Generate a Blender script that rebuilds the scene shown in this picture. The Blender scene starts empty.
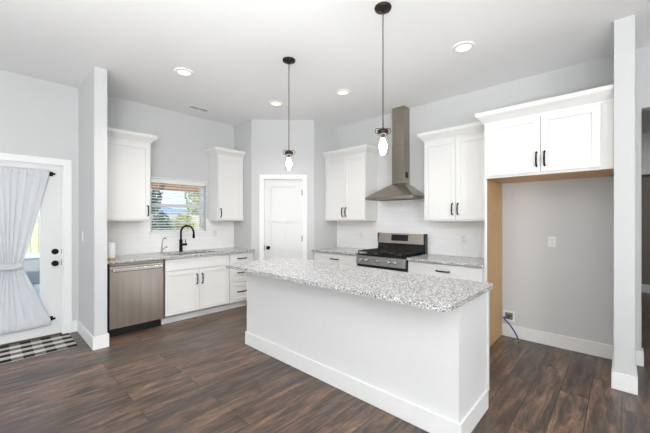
import bpy, bmesh, math, random
from mathutils import Vector, Matrix

random.seed(7)
PI = math.pi
scene = bpy.context.scene
COL = scene.collection

# ------------------------------------------------------------------ camera, world, sun, light, exposure
YAW = math.radians(43.13)
cam_data = bpy.data.cameras.new('camera')
cam_data.sensor_width = 36.0
cam_data.lens = 316.4 / 650 * 36.0
cam_data.shift_y = 2.95 / 650
cam_data.clip_start = 0.05
cam = bpy.data.objects.new('camera', cam_data)
cam.location = (0, 0, 1.401)
cam.rotation_euler = (PI / 2, 0, YAW)
COL.objects.link(cam)
scene.camera = cam

scene.view_settings.view_transform = 'Standard'
scene.view_settings.look = 'None'
scene.view_settings.exposure = 0.30
scene.view_settings.gamma = 1.0
scene.view_settings.use_curve_mapping = False

world = bpy.data.worlds.new('sky')
scene.world = world
world.use_nodes = True
wn = world.node_tree
for n in list(wn.nodes):
    wn.nodes.remove(n)
wo = wn.nodes.new('ShaderNodeOutputWorld')
wb = wn.nodes.new('ShaderNodeBackground')
wt = wn.nodes.new('ShaderNodeTexCoord')
wsep = wn.nodes.new('ShaderNodeSeparateXYZ')
wr = wn.nodes.new('ShaderNodeValToRGB')
wr.color_ramp.elements[0].position = 0.0
wr.color_ramp.elements[0].color = (0.85, 0.92, 1.0, 1)
wr.color_ramp.elements[1].position = 0.6
wr.color_ramp.elements[1].color = (0.42, 0.62, 0.95, 1)
wn.links.new(wt.outputs['Generated'], wsep.inputs[0])
wn.links.new(wsep.outputs['Z'], wr.inputs[0])
wn.links.new(wr.outputs['Color'], wb.inputs['Color'])
wb.inputs['Strength'].default_value = 1.2
wn.links.new(wb.outputs[0], wo.inputs[0])

sun_d = bpy.data.lights.new('sun', 'SUN')
sun_d.energy = 3.6
sun_d.angle = math.radians(1.0)
sun_d.color = (1.0, 0.95, 0.86)
sun = bpy.data.objects.new('sun', sun_d)
sun.rotation_euler = Vector((-0.75, -0.35, -0.72)).to_track_quat('-Z', 'Y').to_euler()
COL.objects.link(sun)

CEIL = 3.048
XA = -4.985
YB = 4.28
YF = -5.2      # window wall of the living area behind the camera
XR = 4.2       # right hand wall of the living area


def area(name, loc, direction, sx, sy, watts, color=(1, 1, 1), spread=PI):
    d = bpy.data.lights.new(name, 'AREA')
    d.shape = 'RECTANGLE'
    d.size = sx
    d.size_y = sy
    d.energy = watts
    d.color = color
    d.spread = spread
    o = bpy.data.objects.new(name, d)
    o.location = loc
    o.rotation_euler = Vector(direction).to_track_quat('-Z', 'Y').to_euler()
    COL.objects.link(o)
    return o


# daylight coming through the living area's two big windows
WINDOWS = [(-4.4, -2.4), (-1.9, 0.1)]
for k, (a, b) in enumerate(WINDOWS):
    area('window_daylight', ((a + b) / 2, YF - 0.16, 1.50), (0, 1, 0.12), b - a, 2.5, 11, (0.98, 0.99, 1.0))


ADDED_WINDOW = (-3.2, -0.4)  # invented opening, added so a side lamp can shine in
area('window_daylight', (XR + 0.16, -1.8, 1.5), (-1, 0.1, 0.12), 2.8, 2.5, 220, (0.97, 0.985, 1.0))  # unseen lamp added to brighten the sink wall from the right
# unseen area lights added to brighten the ceiling as a bounced flash would
area('bounced_flash', (1.1, -1.9, 0.9), (0, 0.12, 1), 3.6, 2.4, 222, (0.96, 0.985, 1.0))
area('bounced_flash', (0.6, -2.6, 0.9), (-0.42, 0.80, 0.88), 3.0, 1.2, 62, (0.96, 0.985, 1.0), math.radians(64))


# ------------------------------------------------------------------ materials
def lin(h):
    h = h.lstrip('#')
    out = []
    for i in (0, 2, 4):
        c = int(h[i:i + 2], 16) / 255
        out.append(c / 12.92 if c <= 0.04045 else ((c + 0.055) / 1.055) ** 2.4)
    return (out[0], out[1], out[2], 1.0)


def new_mat(name):
    m = bpy.data.materials.new(name)
    m.use_nodes = True
    nt = m.node_tree
    b = nt.nodes['Principled BSDF']
    return m, nt, b


def coords(nt, kind='Object', scale=(1, 1, 1), rot=(0, 0, 0)):
    tc = nt.nodes.new('ShaderNodeTexCoord')
    mp = nt.nodes.new('ShaderNodeMapping')
    mp.inputs['Scale'].default_value = scale
    mp.inputs['Rotation'].default_value = rot
    nt.links.new(tc.outputs[kind], mp.inputs['Vector'])
    return mp.outputs['Vector']


def noise(nt, vec, scale, detail=3, rough=0.55):
    n = nt.nodes.new('ShaderNodeTexNoise')
    n.inputs['Scale'].default_value = scale
    n.inputs['Detail'].default_value = detail
    n.inputs['Roughness'].default_value = rough
    nt.links.new(vec, n.inputs['Vector'])
    return n


def ramp(nt, fac, stops, interp='LINEAR'):
    r = nt.nodes.new('ShaderNodeValToRGB')
    cr = r.color_ramp
    cr.interpolation = interp
    while len(cr.elements) < len(stops):
        cr.elements.new(0.5)
    for e, (p, c) in zip(cr.elements, stops):
        e.position = p
        e.color = c
    nt.links.new(fac, r.inputs['Fac'])
    return r


def bump(nt, b, height, strength=0.1, dist=0.01):
    bp = nt.nodes.new('ShaderNodeBump')
    bp.inputs['Strength'].default_value = strength
    bp.inputs['Distance'].default_value = dist
    nt.links.new(height, bp.inputs['Height'])
    nt.links.new(bp.outputs['Normal'], b.inputs['Normal'])


def paint(name, col, rough=0.5, tex=40, bstr=0.03, var=0.03):
    m, nt, b = new_mat(name)
    v = coords(nt)
    n = noise(nt, v, tex)
    c = lin(col)
    lo = tuple(x * (1 - var) for x in c[:3]) + (1,)
    r = ramp(nt, n.outputs['Fac'], [(0.3, lo), (0.7, c)])
    nt.links.new(r.outputs['Color'], b.inputs['Base Color'])
    b.inputs['Roughness'].default_value = rough
    bump(nt, b, n.outputs['Fac'], bstr, 0.002)
    return m


def metal(name, col, rough=0.3, stretch=(1, 1, 1), metallic=1.0, var=0.12):
    m, nt, b = new_mat(name)
    v = coords(nt, scale=stretch)
    n = noise(nt, v, 30, 4)
    c = lin(col)
    lo = tuple(x * (1 - var) for x in c[:3]) + (1,)
    r = ramp(nt, n.outputs['Fac'], [(0.3, lo), (0.7, c)])
    nt.links.new(r.outputs['Color'], b.inputs['Base Color'])
    b.inputs['Metallic'].default_value = metallic
    b.inputs['Roughness'].default_value = rough
    return m


M = {}
M['wall'] = paint('wall_paint_pale_grey', '#D1D2D2', 0.7, 90, 0.04)
M['ceiling'] = paint('ceiling_paint_white', '#F3F3F3', 0.8, 60, 0.06)
M['trim'] = paint('trim_white', '#F2F2F1', 0.4, 20, 0.01)
M['cabinet'] = paint('cabinet_white_lacquer', '#E9E8E6', 0.35, 15, 0.01, 0.015)
M['island'] = paint('island_white_paint', '#EAEAEA', 0.45, 15, 0.02, 0.015)
M['door'] = paint('door_white', '#E6E6E6', 0.4, 15, 0.01, 0.015)
M['black'] = metal('matte_black_metal', '#0C0B0B', 0.6, metallic=0.0)
M['black'].node_tree.nodes['Principled BSDF'].inputs['Specular IOR Level'].default_value = 0.2
M['steel_panel'] = metal('stainless_control_panel', '#B2B1B0', 0.28, (1, 1, 40))
M['black_enamel'] = paint('black_enamel', '#141416', 0.22, 20, 0.0)
M['grate'] = paint('cast_iron', '#1B1B1C', 0.55, 60, 0.1)
M['black_plastic'] = paint('black_plastic', '#101011', 0.45, 20, 0.0)
M['steel'] = metal('stainless_steel', '#C2B9B0', 0.32, (1, 1, 40))
M['steel_dw'] = metal('stainless_steel_upright_grain', '#DCD3C9', 0.27, (0.9, 0.9, 0.02), var=0.2)  # brushed grain widened into colour streaks that stand in for reflections
M['steel_hood'] = metal('stainless_steel_hood', '#ADA398', 0.25, (60, 60, 0.5), var=0.15)
M['chrome'] = metal('polished_steel', '#E6E2DD', 0.25)
M['bronze'] = metal('oil_rubbed_bronze', '#3A302B', 0.45, metallic=0.7)
M['cord'] = paint('brown_cloth_cord', '#5A4238', 0.8, 200, 0.1)
M['plastic'] = paint('white_plastic', '#EDEDEA', 0.35, 20, 0.0)
M['grey_plastic'] = paint('grey_plastic', '#8C8C8A', 0.5, 20, 0.0)
M['blind'] = paint('white_blind_slat', '#F1F1EF', 0.5, 30, 0.02)
M['blue_tube'] = paint('blue_tubing', '#2F4FA8', 0.35, 20, 0.0)
M['brass'] = metal('brass', '#A98945', 0.35)
M['rubber_green'] = paint('dark_green_fitting', '#23402C', 0.5, 30, 0.0)
M['filter'] = metal('filter_mesh', '#77726C', 0.4, (80, 80, 80))
M['tan_wood'] = None


def wood(name, stops, stretch, scale=6, rough=0.5, bstr=0.05):
    m, nt, b = new_mat(name)
    v = coords(nt, scale=stretch)
    n = noise(nt, v, scale, 6, 0.6)
    r = ramp(nt, n.outputs['Fac'], [(p, lin(c)) for p, c in stops])
    nt.links.new(r.outputs['Color'], b.inputs['Base Color'])
    b.inputs['Roughness'].default_value = rough
    bump(nt, b, n.outputs['Fac'], bstr, 0.003)
    return m


M['tan_wood'] = wood('maple_panel', [(0.3, '#C39A6B'), (0.7, '#D6B084')], (8, 8, 0.7))
M['base_wood'] = wood('tan_wood_base', [(0.3, '#B08A52'), (0.7, '#C8A56C')], (3, 3, 12))
M['cedar'] = wood('cedar_boards', [(0.25, '#8A6046'), (0.55, '#AB7E5E'), (0.8, '#C49C7C')], (0.8, 8, 8), 5, 0.6)
M['fence'] = wood('pale_fence_boards', [(0.25, '#CFC6AE'), (0.75, '#E6DFCB')], (8, 8, 0.7), 4, 0.7)
M['bark'] = wood('bark', [(0.3, '#4A3B2E'), (0.7, '#6D5A48')], (4, 4, 0.7), 6, 0.9, 0.5)
M['threshold'] = wood('threshold_bronze', [(0.3, '#4B3A31'), (0.7, '#5C483C')], (1, 10, 1))


def floor_mat():
    m, nt, b = new_mat('dark_wood_plank_floor')
    tc = nt.nodes.new('ShaderNodeTexCoord')
    sep = nt.nodes.new('ShaderNodeSeparateXYZ')
    cmb = nt.nodes.new('ShaderNodeCombineXYZ')
    nt.links.new(tc.outputs['Object'], sep.inputs[0])
    nt.links.new(sep.outputs['Y'], cmb.inputs['X'])
    nt.links.new(sep.outputs['X'], cmb.inputs['Y'])
    br = nt.nodes.new('ShaderNodeTexBrick')
    br.offset = 0.37
    br.offset_frequency = 2
    br.inputs['Scale'].default_value = 1.0
    br.inputs['Brick Width'].default_value = 1.22
    br.inputs['Row Height'].default_value = 0.184
    br.inputs['Mortar Size'].default_value = 0.0035
    br.inputs['Mortar Smooth'].default_value = 0.3
    br.inputs['Color1'].default_value = (0, 0, 0, 1)
    br.inputs['Color2'].default_value = (1, 1, 1, 1)
    br.inputs['Mortar'].default_value = (0.5, 0.5, 0.5, 1)
    nt.links.new(cmb.outputs[0], br.inputs['Vector'])
    # per plank offset of the grain
    add = nt.nodes.new('ShaderNodeVectorMath')
    add.operation = 'MULTIPLY_ADD'
    nt.links.new(br.outputs['Color'], add.inputs[0])
    add.inputs[1].default_value = (7.3, 3.1, 5.7)
    nt.links.new(cmb.outputs[0], add.inputs[2])
    mp = nt.nodes.new('ShaderNodeMapping')
    mp.inputs['Scale'].default_value = (1.3, 8.0, 1.0)
    nt.links.new(add.outputs[0], mp.inputs['Vector'])
    n1 = noise(nt, mp.outputs[0], 2.2, 7, 0.62)
    n1.inputs['Distortion'].default_value = 0.6
    mp2 = nt.nodes.new('ShaderNodeMapping')
    mp2.inputs['Scale'].default_value = (3.0, 30.0, 1.0)
    nt.links.new(add.outputs[0], mp2.inputs['Vector'])
    n2 = noise(nt, mp2.outputs[0], 4.0, 6, 0.7)
    mp3 = nt.nodes.new('ShaderNodeMapping')
    mp3.inputs['Scale'].default_value = (5.0, 42.0, 1.0)
    nt.links.new(add.outputs[0], mp3.inputs['Vector'])
    n3 = noise(nt, mp3.outputs[0], 3.0, 8, 0.75)
    n3.inputs['Distortion'].default_value = 1.2
    r1 = ramp(nt, n1.outputs['Fac'], [(0.28, lin('#221C1B')), (0.44, lin('#4A3B32')), (0.58, lin('#6F5848')), (0.78, lin('#9C7A5C'))])
    r2 = ramp(nt, n2.outputs['Fac'], [(0.32, (0.36, 0.36, 0.38, 1)), (0.5, (0.92, 0.92, 0.92, 1)), (0.68, (1.35, 1.32, 1.28, 1))])
    mul = nt.nodes.new('ShaderNodeMixRGB')
    mul.blend_type = 'MULTIPLY'
    mul.inputs['Fac'].default_value = 0.9
    nt.links.new(r1.outputs['Color'], mul.inputs['Color1'])
    nt.links.new(r2.outputs['Color'], mul.inputs['Color2'])
    r4 = ramp(nt, n3.outputs['Fac'], [(0.36, (0.35, 0.34, 0.34, 1)), (0.46, (0.95, 0.95, 0.95, 1)), (0.7, (1.25, 1.24, 1.22, 1))])
    mul0 = nt.nodes.new('ShaderNodeMixRGB')
    mul0.blend_type = 'MULTIPLY'
    mul0.inputs['Fac'].default_value = 0.85
    nt.links.new(mul.outputs['Color'], mul0.inputs['Color1'])
    nt.links.new(r4.outputs['Color'], mul0.inputs['Color2'])
    r3 = ramp(nt, br.outputs['Color'], [(0.0, (0.68, 0.69, 0.72, 1)), (1.0, (1.34, 1.29, 1.23, 1))])
    mul2 = nt.nodes.new('ShaderNodeMixRGB')
    mul2.blend_type = 'MULTIPLY'
    mul2.inputs['Fac'].default_value = 1.0
    nt.links.new(mul0.outputs['Color'], mul2.inputs['Color1'])
    nt.links.new(r3.outputs['Color'], mul2.inputs['Color2'])
    mix = nt.nodes.new('ShaderNodeMixRGB')
    nt.links.new(br.outputs['Fac'], mix.inputs['Fac'])
    nt.links.new(mul2.outputs['Color'], mix.inputs['Color1'])
    mix.inputs['Color2'].default_value = lin('#1C1513')
    nt.links.new(mix.outputs['Color'], b.inputs['Base Color'])
    rr = ramp(nt, n2.outputs['Fac'], [(0.3, (0.30, 0.30, 0.30, 1)), (0.7, (0.42, 0.42, 0.42, 1))])
    nt.links.new(rr.outputs['Color'], b.inputs['Roughness'])
    b.inputs['Specular IOR Level'].default_value = 0.8
    inv = nt.nodes.new('ShaderNodeMath')
    inv.operation = 'SUBTRACT'
    nt.links.new(n2.outputs['Fac'], inv.inputs[0])
    nt.links.new(br.outputs['Fac'], inv.inputs[1])
    bump(nt, b, inv.outputs[0], 0.12, 0.004)
    return m


M['floor'] = floor_mat()


def granite():
    m, nt, b = new_mat('speckled_granite')
    v = coords(nt)
    warp = noise(nt, v, 60, 3)
    mixv = nt.nodes.new('ShaderNodeMixRGB')
    mixv.inputs['Fac'].default_value = 0.02
    nt.links.new(v, mixv.inputs['Color1'])
    nt.links.new(warp.outputs['Color'], mixv.inputs['Color2'])
    vo = nt.nodes.new('ShaderNodeTexVoronoi')
    vo.inputs['Scale'].default_value = 185
    nt.links.new(mixv.outputs[0], vo.inputs['Vector'])
    sp = nt.nodes.new('ShaderNodeSeparateColor')
    nt.links.new(vo.outputs['Color'], sp.inputs[0])
    r = ramp(nt, sp.outputs[0], [(0.0, lin('#2A2A2D')), (0.13, lin('#7C7A78')), (0.30, lin('#ABA9A7')),
                                 (0.45, lin('#D6D6D6')), (0.70, lin('#EDEDED')), (0.94, lin('#B4AFAA'))], 'CONSTANT')
    vo2 = nt.nodes.new('ShaderNodeTexVoronoi')
    vo2.inputs['Scale'].default_value = 80
    nt.links.new(mixv.outputs[0], vo2.inputs['Vector'])
    sp2 = nt.nodes.new('ShaderNodeSeparateColor')
    nt.links.new(vo2.outputs['Color'], sp2.inputs[0])
    r2 = ramp(nt, sp2.outputs[1], [(0.0, (0.74, 0.73, 0.73, 1)), (0.2, (0.92, 0.9, 0.9, 1)), (0.5, (1, 1, 1, 1))], 'CONSTANT')
    mul = nt.nodes.new('ShaderNodeMixRGB')
    mul.blend_type = 'MULTIPLY'
    mul.inputs['Fac'].default_value = 1.0
    nt.links.new(r.outputs['Color'], mul.inputs['Color1'])
    nt.links.new(r2.outputs['Color'], mul.inputs['Color2'])
    nt.links.new(mul.outputs['Color'], b.inputs['Base Color'])
    b.inputs['Roughness'].default_value = 0.2
    b.inputs['Specular IOR Level'].default_value = 0.3
    return m


M['granite'] = granite()


def tile(name, axis):
    m, nt, b = new_mat(name)
    tc = nt.nodes.new('ShaderNodeTexCoord')
    sep = nt.nodes.new('ShaderNodeSeparateXYZ')
    cmb = nt.nodes.new('ShaderNodeCombineXYZ')
    nt.links.new(tc.outputs['Object'], sep.inputs[0])
    nt.links.new(sep.outputs[axis], cmb.inputs['X'])
    nt.links.new(sep.outputs['Z'], cmb.inputs['Y'])
    br = nt.nodes.new('ShaderNodeTexBrick')
    br.inputs['Scale'].default_value = 1.0
    br.inputs['Brick Width'].default_value = 0.152
    br.inputs['Row Height'].default_value = 0.076
    br.inputs['Mortar Size'].default_value = 0.0016
    br.inputs['Mortar Smooth'].default_value = 0.2
    br.inputs['Color1'].default_value = lin('#F4F4F4')
    br.inputs['Color2'].default_value = lin('#F7F7F7')
    br.inputs['Mortar'].default_value = lin('#E7E7E5')
    nt.links.new(cmb.outputs[0], br.inputs['Vector'])
    nt.links.new(br.outputs['Color'], b.inputs['Base Color'])
    b.inputs['Roughness'].default_value = 0.2
    inv = nt.nodes.new('ShaderNodeMath')
    inv.operation = 'SUBTRACT'
    inv.inputs[0].default_value = 1.0
    nt.links.new(br.outputs['Fac'], inv.inputs[1])
    bump(nt, b, inv.outputs[0], 0.2, 0.001)
    return m


M['tile_y'] = tile('subway_tile', 'Y')
M['tile_x'] = tile('subway_tile_range', 'X')


def check_mat():
    m, nt, b = new_mat('buffalo_check')
    tc = nt.nodes.new('ShaderNodeTexCoord')
    sep = nt.nodes.new('ShaderNodeSeparateXYZ')
    nt.links.new(tc.outputs['Object'], sep.inputs[0])

    def stripe(out, period, shift):
        a = nt.nodes.new('ShaderNodeMath')
        a.operation = 'ADD'
        a.inputs[1].default_value = shift
        nt.links.new(out, a.inputs[0])
        p = nt.nodes.new('ShaderNodeMath')
        p.operation = 'PINGPONG'
        p.inputs[1].default_value = period / 2
        nt.links.new(a.outputs[0], p.inputs[0])
        g = nt.nodes.new('ShaderNodeMath')
        g.operation = 'GREATER_THAN'
        g.inputs[1].default_value = period / 4
        nt.links.new(p.outputs[0], g.inputs[0])
        return g.outputs[0]
    sx = stripe(sep.outputs['X'], 0.165, 10.0 * 0.165 + 0.0413)
    sy = stripe(sep.outputs['Y'], 0.174, 10.0 * 0.174 + 0.1305)
    ad = nt.nodes.new('ShaderNodeMath')
    ad.operation = 'MULTIPLY_ADD'
    nt.links.new(sx, ad.inputs[0])
    ad.inputs[1].default_value = 2.0
    nt.links.new(sy, ad.inputs[2])
    hf = nt.nodes.new('ShaderNodeMath')
    hf.operation = 'MULTIPLY'
    hf.inputs[1].default_value = 0.3
    nt.links.new(ad.outputs[0], hf.inputs[0])
    r = ramp(nt, hf.outputs[0], [(0.0, lin('#E6E2DC')), (0.2, lin('#C9C4BD')), (0.5, lin('#7C736D')), (0.8, lin('#070707'))], 'CONSTANT')
    n = noise(nt, coords(nt, scale=(1, 1, 1)), 260, 2)
    mul = nt.nodes.new('ShaderNodeMixRGB')
    mul.blend_type = 'MULTIPLY'
    mul.inputs['Fac'].default_value = 0.3
    nt.links.new(r.outputs['Color'], mul.inputs['Color1'])
    nt.links.new(n.outputs['Color'], mul.inputs['Color2'])
    nt.links.new(mul.outputs['Color'], b.inputs['Base Color'])
    b.inputs['Roughness'].default_value = 0.95
    bump(nt, b, n.outputs['Fac'], 0.4, 0.003)
    return m


M['check'] = check_mat()


def fabric(name, col):
    m, nt, b = new_mat(name)
    v = coords(nt)
    n = noise(nt, v, 400, 2)
    c = lin(col)
    r = ramp(nt, n.outputs['Fac'], [(0.3, tuple(x * 0.93 for x in c[:3]) + (1,)), (0.7, c)])
    nt.links.new(r.outputs['Color'], b.inputs['Base Color'])
    b.inputs['Roughness'].default_value = 0.9
    b.inputs['Sheen Weight'].default_value = 0.2
    bump(nt, b, n.outputs['Fac'], 0.15, 0.001)
    out = nt.nodes['Material Output']
    tr = nt.nodes.new('ShaderNodeBsdfTranslucent')
    nt.links.new(r.outputs['Color'], tr.inputs['Color'])
    mx = nt.nodes.new('ShaderNodeMixShader')
    mx.inputs['Fac'].default_value = 0.18
    nt.links.new(b.outputs[0], mx.inputs[1])
    nt.links.new(tr.outputs[0], mx.inputs[2])
    nt.links.new(mx.outputs[0], out.inputs['Surface'])
    return m


M['curtain'] = fabric('pale_blue_grey_cotton', '#E6E8EC')


def glass(name, tint=(0.97, 0.985, 0.98, 1), gloss=0.06):
    m = bpy.data.materials.new(name)
    m.use_nodes = True
    nt = m.node_tree
    nt.nodes.remove(nt.nodes['Principled BSDF'])
    out = nt.nodes['Material Output']
    t = nt.nodes.new('ShaderNodeBsdfTransparent')
    t.inputs['Color'].default_value = tint
    g = nt.nodes.new('ShaderNodeBsdfGlossy')
    g.inputs['Roughness'].default_value = 0.02
    fr = nt.nodes.new('ShaderNodeLayerWeight')
    fr.inputs['Blend'].default_value = 0.12
    r = ramp(nt, fr.outputs['Facing'], [(0.0, (gloss, gloss, gloss, 1)), (1.0, (0.6, 0.6, 0.6, 1))])
    mx = nt.nodes.new('ShaderNodeMixShader')
    nt.links.new(r.outputs['Color'], mx.inputs['Fac'])
    nt.links.new(t.outputs[0], mx.inputs[1])
    nt.links.new(g.outputs[0], mx.inputs[2])
    nt.links.new(mx.outputs[0], out.inputs['Surface'])
    return m


M['glass'] = glass('window_glass')
M['jar_glass'] = glass('clear_jar_glass', (0.96, 0.97, 0.97, 1), 0.08)


def emit(name, col, strength):
    m = bpy.data.materials.new(name)
    m.use_nodes = True
    nt = m.node_tree
    nt.nodes.remove(nt.nodes['Principled BSDF'])
    e = nt.nodes.new('ShaderNodeEmission')
    e.inputs['Color'].default_value = col
    e.inputs['Strength'].default_value = strength
    nt.links.new(e.outputs[0], nt.nodes['Material Output'].inputs['Surface'])
    return m


M['bulb'] = emit('lit_bulb', (1.0, 0.98, 0.95, 1), 150)
M['diffuser'] = emit('lit_downlight_lens', (1.0, 0.88, 0.68, 1), 1.25)


def leaves(name, a, b_):
    m, nt, b = new_mat(name)
    v = coords(nt)
    n = noise(nt, v, 2.5, 4)
    r = ramp(nt, n.outputs['Fac'], [(0.3, lin(a)), (0.7, lin(b_))])
    nt.links.new(r.outputs['Color'], b.inputs['Base Color'])
    b.inputs['Roughness'].default_value = 0.7
    return m


M['leaf_yellow'] = leaves('yellow_green_leaves', '#A9A865', '#E0DCA4')
M['leaf_dark'] = leaves('dark_green_leaves', '#3E5A50', '#6E8A78')
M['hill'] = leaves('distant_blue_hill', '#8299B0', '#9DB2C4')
M['lawn'] = leaves('lawn', '#8E9A5E', '#B4B37C')
M['patio'] = paint('pale_concrete', '#DAD3C4', 0.8, 6, 0.2, 0.12)
M['chest'] = paint('blue_grey_paint', '#A6ABB0', 0.5, 8, 0.05, 0.12)
M['chest_lid'] = paint('pale_blue_lid', '#D5DEE8', 0.5, 8, 0.05, 0.05)
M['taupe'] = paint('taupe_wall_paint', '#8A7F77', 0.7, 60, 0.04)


# ------------------------------------------------------------------ mesh helpers
class MB:
    def __init__(self):
        self.bm = bmesh.new()

    def box(self, x0, x1, y0, y1, z0, z1, bevel=0.0, seg=2):
        bm = self.bm
        r = bmesh.ops.create_cube(bm, size=1.0)
        vs = r['verts']
        for v in vs:
            v.co = Vector((x0 + (v.co.x + 0.5) * (x1 - x0), y0 + (v.co.y + 0.5) * (y1 - y0), z0 + (v.co.z + 0.5) * (z1 - z0)))
        if bevel > 0:
            es = set()
            for v in vs:
                for e in v.link_edges:
                    es.add(e)
            bmesh.ops.bevel(bm, geom=list(es), offset=bevel, segments=seg, affect='EDGES', profile=0.5)
        return self

    def tube(self, pts, r, seg=10, caps=True, closed=False):
        bm = self.bm
        P = [Vector(p) for p in pts]
        n = len(P)
        rs = r if isinstance(r, (list, tuple)) else [r] * n
        rings = []
        t0 = (P[1] - P[0]).normalized()
        up = Vector((0, 0, 1)) if abs(t0.z) < 0.9 else Vector((1, 0, 0))
        nrm = t0.cross(up).normalized()
        for i in range(n):
            if closed:
                t = (P[(i + 1) % n] - P[i - 1]).normalized()
            elif i == 0:
                t = (P[1] - P[0]).normalized()
            elif i == n - 1:
                t = (P[-1] - P[-2]).normalized()
            else:
                t = (P[i + 1] - P[i - 1]).normalized()
            nrm = (nrm - t * nrm.dot(t)).normalized()
            bi = t.cross(nrm)
            rings.append([bm.verts.new(P[i] + (nrm * math.cos(a) + bi * math.sin(a)) * rs[i])
                          for a in [2 * PI * k / seg for k in range(seg)]])
        m = n if closed else n - 1
        for i in range(m):
            A, B = rings[i], rings[(i + 1) % n]
            for k in range(seg):
                f = bm.faces.new((A[k], A[(k + 1) % seg], B[(k + 1) % seg], B[k]))
                f.smooth = True
        if caps and not closed:
            bm.faces.new(rings[0][::-1])
            bm.faces.new(rings[-1])
        return self

    def lathe(self, prof, c=(0, 0, 0), seg=24, axis='Z', cap0=True, cap1=True, smooth=True):
        bm = self.bm
        rings = []
        for (r, h) in prof:
            ring = []
            for k in range(seg):
                a = 2 * PI * k / seg
                u, w = r * math.cos(a), r * math.sin(a)
                if axis == 'Z':
                    p = (c[0] + u, c[1] + w, c[2] + h)
                elif axis == 'Y':
                    p = (c[0] + w, c[1] + h, c[2] + u)
                else:
                    p = (c[0] + h, c[1] + u, c[2] + w)
                ring.append(bm.verts.new(p))
            rings.append(ring)
        for A, B in zip(rings[:-1], rings[1:]):
            for k in range(seg):
                f = bm.faces.new((A[k], A[(k + 1) % seg], B[(k + 1) % seg], B[k]))
                f.smooth = smooth
        if cap0:
            bm.faces.new(rings[0][::-1])
        if cap1:
            bm.faces.new(rings[-1])
        return self

    def prism(self, poly, z0, z1):
        bm = self.bm
        a = [bm.verts.new((x, y, z0)) for x, y in poly]
        b = [bm.verts.new((x, y, z1)) for x, y in poly]
        n = len(poly)
        bm.faces.new(a[::-1])
        bm.faces.new(b)
        for i in range(n):
            bm.faces.new((a[i], a[(i + 1) % n], b[(i + 1) % n], b[i]))
        return self

    def hull(self, lo, hi):
        """two same-length loops joined, both capped"""
        bm = self.bm
        a = [bm.verts.new(p) for p in lo]
        b = [bm.verts.new(p) for p in hi]
        n = len(a)
        bm.faces.new(a[::-1])
        bm.faces.new(b)
        for i in range(n):
            bm.faces.new((a[i], a[(i + 1) % n], b[(i + 1) % n], b[i]))
        return self

    def gridslab(self, us, vs, holes, w0, w1, mp):
        """slab over a u,v grid with rectangular holes (u0,u1,v0,v1); mp maps (u,v,w) to xyz"""
        bm = self.bm
        us = sorted(set(us + [h[0] for h in holes] + [h[1] for h in holes]))
        vs = sorted(set(vs + [h[2] for h in holes] + [h[3] for h in holes]))

        def solid(i, j):
            if i < 0 or j < 0 or i >= len(us) - 1 or j >= len(vs) - 1:
                return False
            cu, cv = (us[i] + us[i + 1]) / 2, (vs[j] + vs[j + 1]) / 2
            return not any(h[0] < cu < h[1] and h[2] < cv < h[3] for h in holes)
        cache = {}

        def V(i, j, w):
            k = (i, j, w)
            if k not in cache:
                cache[k] = bm.verts.new(mp(us[i], vs[j], w))
            return cache[k]
        for i in range(len(us) - 1):
            for j in range(len(vs) - 1):
                if not solid(i, j):
                    continue
                bm.faces.new((V(i, j, w0), V(i, j + 1, w0), V(i + 1, j + 1, w0), V(i + 1, j, w0)))
                bm.faces.new((V(i, j, w1), V(i + 1, j, w1), V(i + 1, j + 1, w1), V(i, j + 1, w1)))
                for di, dj, p, q in ((-1, 0, (i, j), (i, j + 1)), (1, 0, (i + 1, j), (i + 1, j + 1)),
                                     (0, -1, (i, j), (i + 1, j)), (0, 1, (i, j + 1), (i + 1, j + 1))):
                    if not solid(i + di, j + dj):
                        bm.faces.new((V(*p, w0), V(*q, w0), V(*q, w1), V(*p, w1)))
        return self

    def build(self, name, mat, parent=None, loc=None, rotz=0.0, smooth_angle=None):
        bm = self.bm
        bmesh.ops.recalc_face_normals(bm, faces=bm.faces)
        me = bpy.data.meshes.new(name)
        bm.to_mesh(me)
        bm.free()
        me.materials.append(mat)
        o = bpy.data.objects.new(name, me)
        COL.objects.link(o)
        if parent is not None:
            o.parent = parent
        if loc is not None:
            o.location = loc
            o.rotation_euler = (0, 0, rotz)
        return o


def tag(o, label=None, cat=None, group=None, kind=None):
    if label:
        o['label'] = label
    if cat:
        o['category'] = cat
    if group:
        o['group'] = group
    if kind:
        o['kind'] = kind
    return o


def thing(name, label, cat, loc=(0, 0, 0), rotz=0.0, group=None, kind=None):
    o = bpy.data.objects.new(name, None)
    o.empty_display_size = 0.1
    o.location = loc
    o.rotation_euler = (0, 0, rotz)
    COL.objects.link(o)
    return tag(o, label, cat, group, kind)


def copy_tree(o, parent=None):
    c = o.copy()
    COL.objects.link(c)
    c.parent = parent
    for ch in list(o.children):
        copy_tree(ch, c)
    return c


def struct(o, label, cat):
    return tag(o, label, cat, kind='structure')


WA = PI / 2       # rotation of things on the sink wall (they face +X)


# ------------------------------------------------------------------ the setting
T = 0.12
struct(MB().box(XA - T, XR + T, YF - T, 9.0, -0.10, 0.0).build('floor', M['floor']), 'dark brown wood plank floor', 'floor')
struct(MB().box(XA - T, XR + T, YF - T, 9.0, CEIL, CEIL + 0.25).build('ceiling', M['ceiling']), 'flat white ceiling above the kitchen', 'ceiling')

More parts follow.
